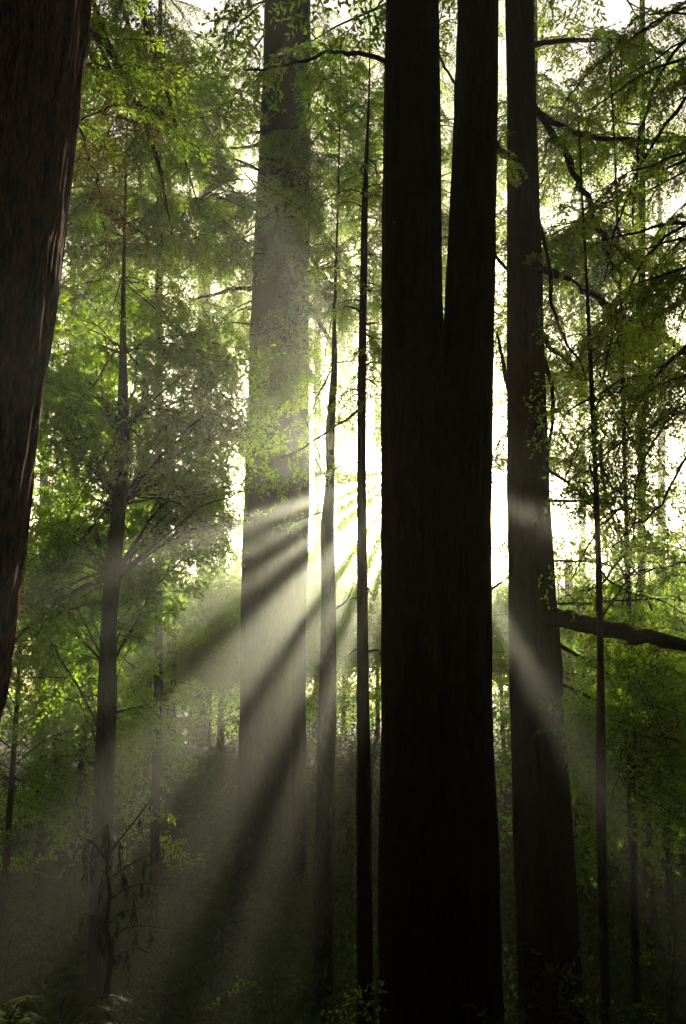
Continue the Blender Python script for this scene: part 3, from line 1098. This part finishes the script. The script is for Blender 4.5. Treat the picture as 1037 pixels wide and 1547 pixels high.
# ------------------------------------------------------------------ far crowns, leaf clumps spread round a trunk
def crowned(label, px, D, z0, z1, W, ncl, seed, kind='broad', leaf=(0.12, 0.2), wide=0.45):
    x = P(px, 1000, D).x
    ncl = int(ncl * 0.55)
    r = 0.07 + 0.0028 * z1
    t = Tree('redwood_tree' if kind == 'redwood' else 'broadleaf_tree', label, 'tree', D,
             [(500, px - r * FPX / D, px + r * FPX / D), (1000, px - 1.15 * r * FPX / D, px + 1.15 * r * FPX / D)], z1,
             kind=kind, mat=M_RED if kind == 'redwood' else M_GREY, seed=seed, ridge=0.02, seg=12, step=1.0)
    rng = np.random.default_rng(seed)
    h = rng.random(ncl)
    a = rng.uniform(0, 2 * math.pi, ncl)
    if kind == 'redwood':
        R = W * (1 - 0.75 * h) * np.sqrt(rng.uniform(0.05, 1, ncl))
    else:
        R = W * np.sqrt(np.clip(1 - (2 * h - 1) ** 2, 0.15, 1)) * np.sqrt(rng.uniform(0.1, 1, ncl))
    C = np.stack([x + R * np.cos(a), D + R * np.sin(a), z0 + (z1 - z0) * h - 0.15 * R], axis=1)
    m = 70
    sg = np.array([0.42, 0.42, 0.24]) * rng.uniform(0.6, 1.5, (ncl, 1))
    B = (C[:, None, :] + rng.normal(0, 1, (ncl, m, 3)) * sg[:, None, :]).reshape(-1, 3)
    B = B[~in_gap_mask(B)]
    n = len(B)
    d = unit(rng.normal(0, 1, (n, 3)) + np.array([0, 0, -0.5]))
    nn = unit(np.cross(d, rng.normal(0, 1, (n, 3))))
    l = rng.uniform(*leaf, n)
    V, F = leaf_quads(B, d, nn, l, l * wide * rng.uniform(0.7, 1.2, n))
    mb = MB()
    mb.add(V - np.array(t.base), F)
    obj('crown', mb.mesh('crown', [M_NEEDLE if kind == 'redwood' else M_LEAF]), t.root)
    for k in range(0, ncl, max(1, ncl // 26)):
        t.reach(Vector(C[k]), None)
    return t


RR = ('redwood', (0.14, 0.26), 0.28)
for i, (label, px, D, z0, z1, W, ncl, knd) in enumerate([
    ('tall far redwood behind the hazy pair, its crown closing the sky above the white gap', 480, 50, 17, 34, 3.6, 150, RR),
    ('tall far redwood behind the slender straight tree, high sprays against the sky', 604, 46, 16, 33, 3.0, 120, RR),
    ('tall far redwood behind the centre pair, its top filling the slot between them', 690, 48, 10, 36, 3.4, 190, RR),
    ('tall far redwood beyond the slot between centre pair and dark right trunk', 775, 45, 13, 35, 3.4, 170, RR),
    ('far redwood at right, behind the steep dark branches', 880, 50, 14, 33, 3.8, 170, RR),
    ('far redwood near the right edge of the frame, hazy crown', 1000, 47, 12, 33, 3.8, 170, RR),
    ('far redwood at upper left behind the drooping sprays, left of the hazy pair', 310, 46, 12, 34, 3.6, 170, RR),
    ('far redwood at upper left, midway between left edge trunk and hazy pair', 220, 44, 9, 33, 3.8, 190, RR),
    ('far redwood at upper left, nearest to the left edge trunk', 110, 45, 8, 33, 3.8, 190, RR),
    ('round-crowned far tree in the left middle, left of the distant pale redwood', 250, 43, 3, 13, 3.0, 130, ('broad', (0.12, 0.2), 0.45)),
    ('round-crowned far tree hugging the left side of the hazy pair at mid height', 335, 44, 3, 14.5, 2.6, 230, ('broad', (0.12, 0.2), 0.45)),
    ('round-crowned far tree at left, behind the trunk that leans among bright leaves', 170, 42, 3, 16, 3.6, 160, ('broad', (0.12, 0.2), 0.45)),
    ('broad far tree low behind the dark right trunk, dark mass under the sky gap', 830, 50, 1, 10.5, 3.8, 150, ('broad', (0.12, 0.2), 0.45)),
    ('broad far tree low at right, green mass behind the pole-like tree', 930, 48, 1, 10.0, 3.8, 150, ('broad', (0.12, 0.2), 0.45)),
    ('broad far tree low at the right edge, under the end of the big branch', 1040, 46, 1, 11, 3.8, 150, ('broad', (0.12, 0.2), 0.45)),
    ('broad low tree at the far end of the white gap, sunlit green', 520, 52, 1, 8.8, 3.4, 120, ('broad', (0.12, 0.2), 0.45)),
    ('broad low tree behind the hazy pair, showing left of it as a green mass', 370, 52, 1, 9, 3.8, 120, ('broad', (0.12, 0.2), 0.45)),
]):
    crowned(label, px, D, z0, z1, W, ncl, 900 + i, knd[0], knd[1], knd[2])


# ------------------------------------------------------------------ undergrowth: a dark tangle of leaves nobody could count
def undergrowth():
    rng = np.random.default_rng(11)
    mb = MB()
    N = 3400
    D = 9.5 + 34 * rng.random(N) ** 1.15
    X = rng.uniform(-0.46, 0.46, N) * D
    C = np.array([(x, y, ground_z(x, y)) for x, y in zip(X, D)])
    hgt = rng.uniform(0.3, 1.0, N) * np.clip((D - 4) * 0.2, 0.4, 4.2)
    m = 60
    B = C[:, None, :] + rng.normal(0, 1, (N, m, 3)) * np.array([0.33, 0.33, 0.0]) * (0.6 + hgt[:, None, None] * 0.5)
    B[:, :, 2] += hgt[:, None] * rng.random((N, m)) ** 0.8
    sc = np.repeat(np.clip(D / 14, 0.6, 1.5), m)
    B = B.reshape(-1, 3)
    n = len(B)
    d = unit(rng.normal(0, 1, (n, 3)) + np.array([0, 0, 0.1]))
    nn = unit(np.cross(d, rng.normal(0, 1, (n, 3))))
    l = rng.uniform(0.06, 0.12, n) * sc
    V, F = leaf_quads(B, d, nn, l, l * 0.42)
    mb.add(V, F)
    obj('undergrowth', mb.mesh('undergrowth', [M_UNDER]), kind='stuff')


undergrowth()

# ------------------------------------------------------------------ forest floor plants
def fern_mesh(seed):
    rng = np.random.default_rng(seed)
    mb = MB()
    for k in range(13):
        az = k * 2 * math.pi / 13 + rng.uniform(-0.2, 0.2)
        L = rng.uniform(0.6, 0.95)
        lift = rng.uniform(0.5, 0.95)
        n = 22
        pts = []
        for i in range(n + 1):
            q = i / n
            h = L * (0.85 * q - 0.15 * q * q) * math.cos(lift * (1 - q * 0.3)) + 0.02
            z = L * (q * math.sin(lift) * 1.25 - 0.75 * q * q)
            pts.append(np.array([math.cos(az) * h, math.sin(az) * h, z]))
        tube(mb, pts[::4] + [pts[-1]], [0.005] * len(pts[::4]) + [0.001], 3, 0)
        B, Dr, N, Ln, Wd = [], [], [], [], []
        side = np.array([-math.sin(az), math.cos(az), 0])
        for i in range(2, n):
            q = i / n
            t = unit(pts[i + 1] - pts[i])
            for s in (-1, 1):
                B.append(pts[i])
                dd = side * s * 0.95 + t * 0.35 + np.array([0, 0, -0.12])
                Dr.append(dd)
                N.append(np.cross(t, side) + rng.normal(0, 0.2, 3))
                Ln.append(0.115 * math.sin(math.pi * min(1, q * 0.9 + 0.16)) + 0.012)
                Wd.append(0.022)
        B, Dr, N = np.array(B), unit(np.array(Dr)), np.array(N)
        N = unit(N - Dr * np.sum(N * Dr, axis=1)[:, None])
        V, F = leaf_quads(B, Dr, N, np.array(Ln), np.array(Wd))
        mb.add(V, F, 1)
    return mb.mesh('fern', [M_TWIG, M_FERN])


fern_me = [fern_mesh(1), fern_mesh(2)]
FERNS = [
    (15, 4.9, 0.85, 'sword fern in the bottom left corner catching warm light'),
    (95, 5.4, 0.9, 'sword fern at the foot of the mossy sapling, second from the left corner'),
    (60, 6.4, 1.2, 'sword fern behind the corner fern at lower left'),
    (330, 5.8, 0.8, 'dark sword fern on the ground right of the mossy sapling'),
    (890, 6.4, 0.9, 'dark sword fern near the bottom right under the light shaft'),
    (985, 7.4, 1.0, 'dark sword fern at the lower right frame edge'),
    (770, 7.0, 0.8, 'small fern glinting at the foot of the right-hand dark trunk'),
    (955, 11.5, 1.3, 'fern behind the pole-like tree at right, pale fronds raised'),
    (520, 8.5, 0.9, 'dark fern below the slender straight tree'),
]
for i, (px, D, sc, lab) in enumerate(FERNS):
    x = P(px, 1300, D).x
    o = obj('sword_fern', fern_me[i % 2], None, Matrix.Translation((x, D, ground_z(x, D))) @ Matrix.Rotation(i * 1.7, 4, 'Z') @ Matrix.Scale(sc, 4))
    o['label'], o['category'] = lab, 'fern'
    o['group'] = 'ferns on the forest floor'


# saplings: thin stems with sparse leaves that glint in the dark lower half
def sapling(seed, px, D, H, lab, kind='sparse', n=4):
    rng = random.Random(seed)
    x = P(px, 1300, D).x
    gz = ground_z(x, D)
    t = thing('sapling', lab, 'sapling', (x, D, gz), 'young saplings on the forest floor')
    mb = MB()
    zs = [0, H * 0.3, H * 0.6, H]
    pts = [(0, 0, -0.05)] + [(rng.uniform(-0.06, 0.06) * z, rng.uniform(-0.06, 0.06) * z, z) for z in zs[1:]]
    tube(mb, pts, [0.014, 0.011, 0.008, 0.004], 5)
    obj('stem', mb.mesh('stem', [M_TWIG], smooth=True), t)
    for i in range(n):
        z = H * (0.3 + 0.7 * (i + rng.random()) / n)
        a = i * 2.4 + rng.random()
        d = Vector((math.cos(a), math.sin(a), rng.uniform(-0.1, 0.4)))
        q = z / H
        j = min(2, int(q * 3))
        obj('foliage', rng.choice(SPRAY[kind]), t, align(Vector(pts[j]).lerp(Vector(pts[j + 1]), min(1, q * 3 - j)) if q < 1 else Vector(pts[3]), d, rng.gauss(0, 0.4), rng.uniform(0.35, 0.6)))


SAPS = [
    (250, 10.5, 1.6, 'leafy sapling in the broad light shafts below the hazy redwood'),
    (330, 12.0, 1.9, 'sparse sapling standing in the light shafts, left of the slender crooked tree'),
    (415, 9.0, 1.1, 'small sapling with glinting leaves under the steepest light shafts'),
    (495, 10.0, 1.7, 'sapling with a few sunlit leaves below the slender crooked tree'),
    (60, 11.0, 2.2, 'leafy sapling at left, under the leaning broadleaf trunk'),
    (15, 9.0, 1.6, 'sapling against the left frame edge, in deep shade'),
    (150, 13.0, 2.2, 'sapling at the foot of the leaning broadleaf trunk'),
    (530, 12.5, 1.9, 'sapling with pale leaves between the two slender trees'),
    (755, 12.2, 1.3, 'tiny glinting sapling between the centre pair and the dark trunk right of it'),
    (880, 9.6, 1.4, 'sapling crossed by the right-hand light shaft'),
    (930, 9.0, 1.2, 'sapling with glinting leaves at lower right, right of the pole-like tree'),
    (1010, 10.0, 2.0, 'leafy sapling near the right frame edge'),
    (970, 13.5, 2.6, 'tallest leafy sapling at right, behind the pole-like tree'),
    (875, 13.0, 2.2, 'leafy sapling beside the flared foot of the dark right trunk'),
    (850, 6.8, 0.7, 'lowest small sapling at the bottom right, in the dark'),
]
for i, (px, D, H, lab) in enumerate(SAPS):
    sapling(200 + i, px, D, H, lab, 'dark' if D < 12 and i != 3 else 'sparse')


# the dead, moss-hung sapling at lower left
def mossy():
    D = 6.0
    b = P(160, 1500, D)
    gz = ground_z(b.x, D)
    base = Vector((b.x, D, gz))
    t = thing('dead_sapling', 'dead leafless sapling hung with dark moss, silhouetted at lower left', 'sapling', base)
    k = D / FPX / 2

    def path(pts, w0, w1, name='branch', dd=0.0):
        q = [P(x, y, D + dd * i) - base for i, (x, y) in enumerate(pts)]
        mb = MB()
        tube(mb, q, [(w0 + (w1 - w0) * i / (len(q) - 1)) * k for i in range(len(q))], 6)
        return obj(name, mb.mesh(name, [M_TWIG], smooth=True), t), q
    stem, q = path([(172, 1570), (161, 1500), (168, 1445), (160, 1400), (167, 1352), (161, 1315), (166, 1280), (163, 1245)], 10, 3, 'stem')
    lines = [
        ([(164, 1292), (180, 1270), (200, 1245), (218, 1222), (228, 1208)], 4, 2, 0.05),
        ([(162, 1300), (150, 1285), (140, 1272), (127, 1266)], 4, 2, -0.06),
        ([(163, 1330), (190, 1310), (215, 1296), (240, 1281), (250, 1285)], 3.5, 1.5, 0.08),
        ([(165, 1360), (190, 1342), (215, 1335), (258, 1338)], 3, 1.2, -0.05),
        ([(165, 1395), (185, 1378), (210, 1372), (235, 1370)], 3, 1.2, 0.06),
        ([(165, 1420), (190, 1402), (215, 1398), (252, 1403)], 3, 1.2, -0.04),
        ([(163, 1320), (145, 1312), (133, 1302), (128, 1290)], 3, 1.2, 0.05),
        ([(164, 1450), (185, 1440), (210, 1432), (235, 1445)], 3, 1.2, 0.05),
        ([(163, 1400), (145, 1385), (125, 1380)], 3, 1.2, -0.05),
        ([(163, 1272), (158, 1255), (155, 1246)], 2.5, 1.2, 0.02),
    ]
    rng = np.random.default_rng(3)
    for pts, w0, w1, dd in lines:
        br, q = path(pts, w0, w1, 'branch', dd)
        # beards of moss
        B, Dr, N, Ln, Wd = [], [], [], [], []
        for _ in range(4):
            obj('twigs', SPRAY['bare'][int(rng.integers(0, 3))], br, align(q[int(rng.integers(1, len(q)))], Vector(rng.normal(0, 1, 3) + np.array([0.4, 0, 0.1])), 0.3, rng.uniform(0.07, 0.16)))
        for _ in range(4):
            i = rng.integers(1, len(q))
            a = np.array(q[i - 1].lerp(q[i], rng.random()))
            ln = rng.uniform(0.03, 0.17) if rng.random() < 0.75 else rng.uniform(0.15, 0.24)
            for s in range(26):
                B.append(a + rng.normal(0, 0.007, 3) + np.array([0, 0, -ln * 0.7 * rng.random()]))
                Dr.append(np.array([0, 0, -1]) + rng.normal(0, 0.22, 3))
                N.append(rng.normal(0, 1, 3))
                Ln.append(ln * rng.uniform(0.25, 0.5))
                Wd.append(rng.uniform(0.003, 0.009))
        B, Dr, N = np.array(B), unit(np.array(Dr)), np.array(N)
        N = unit(N - Dr * np.sum(N * Dr, axis=1)[:, None])
        V, F = leaf_quads(B, Dr, N, np.array(Ln), np.array(Wd))
        mb = MB()
        mb.add(V, F)
        obj('moss', mb.mesh('moss', [M_MOSS]), br, kind='stuff')


mossy()
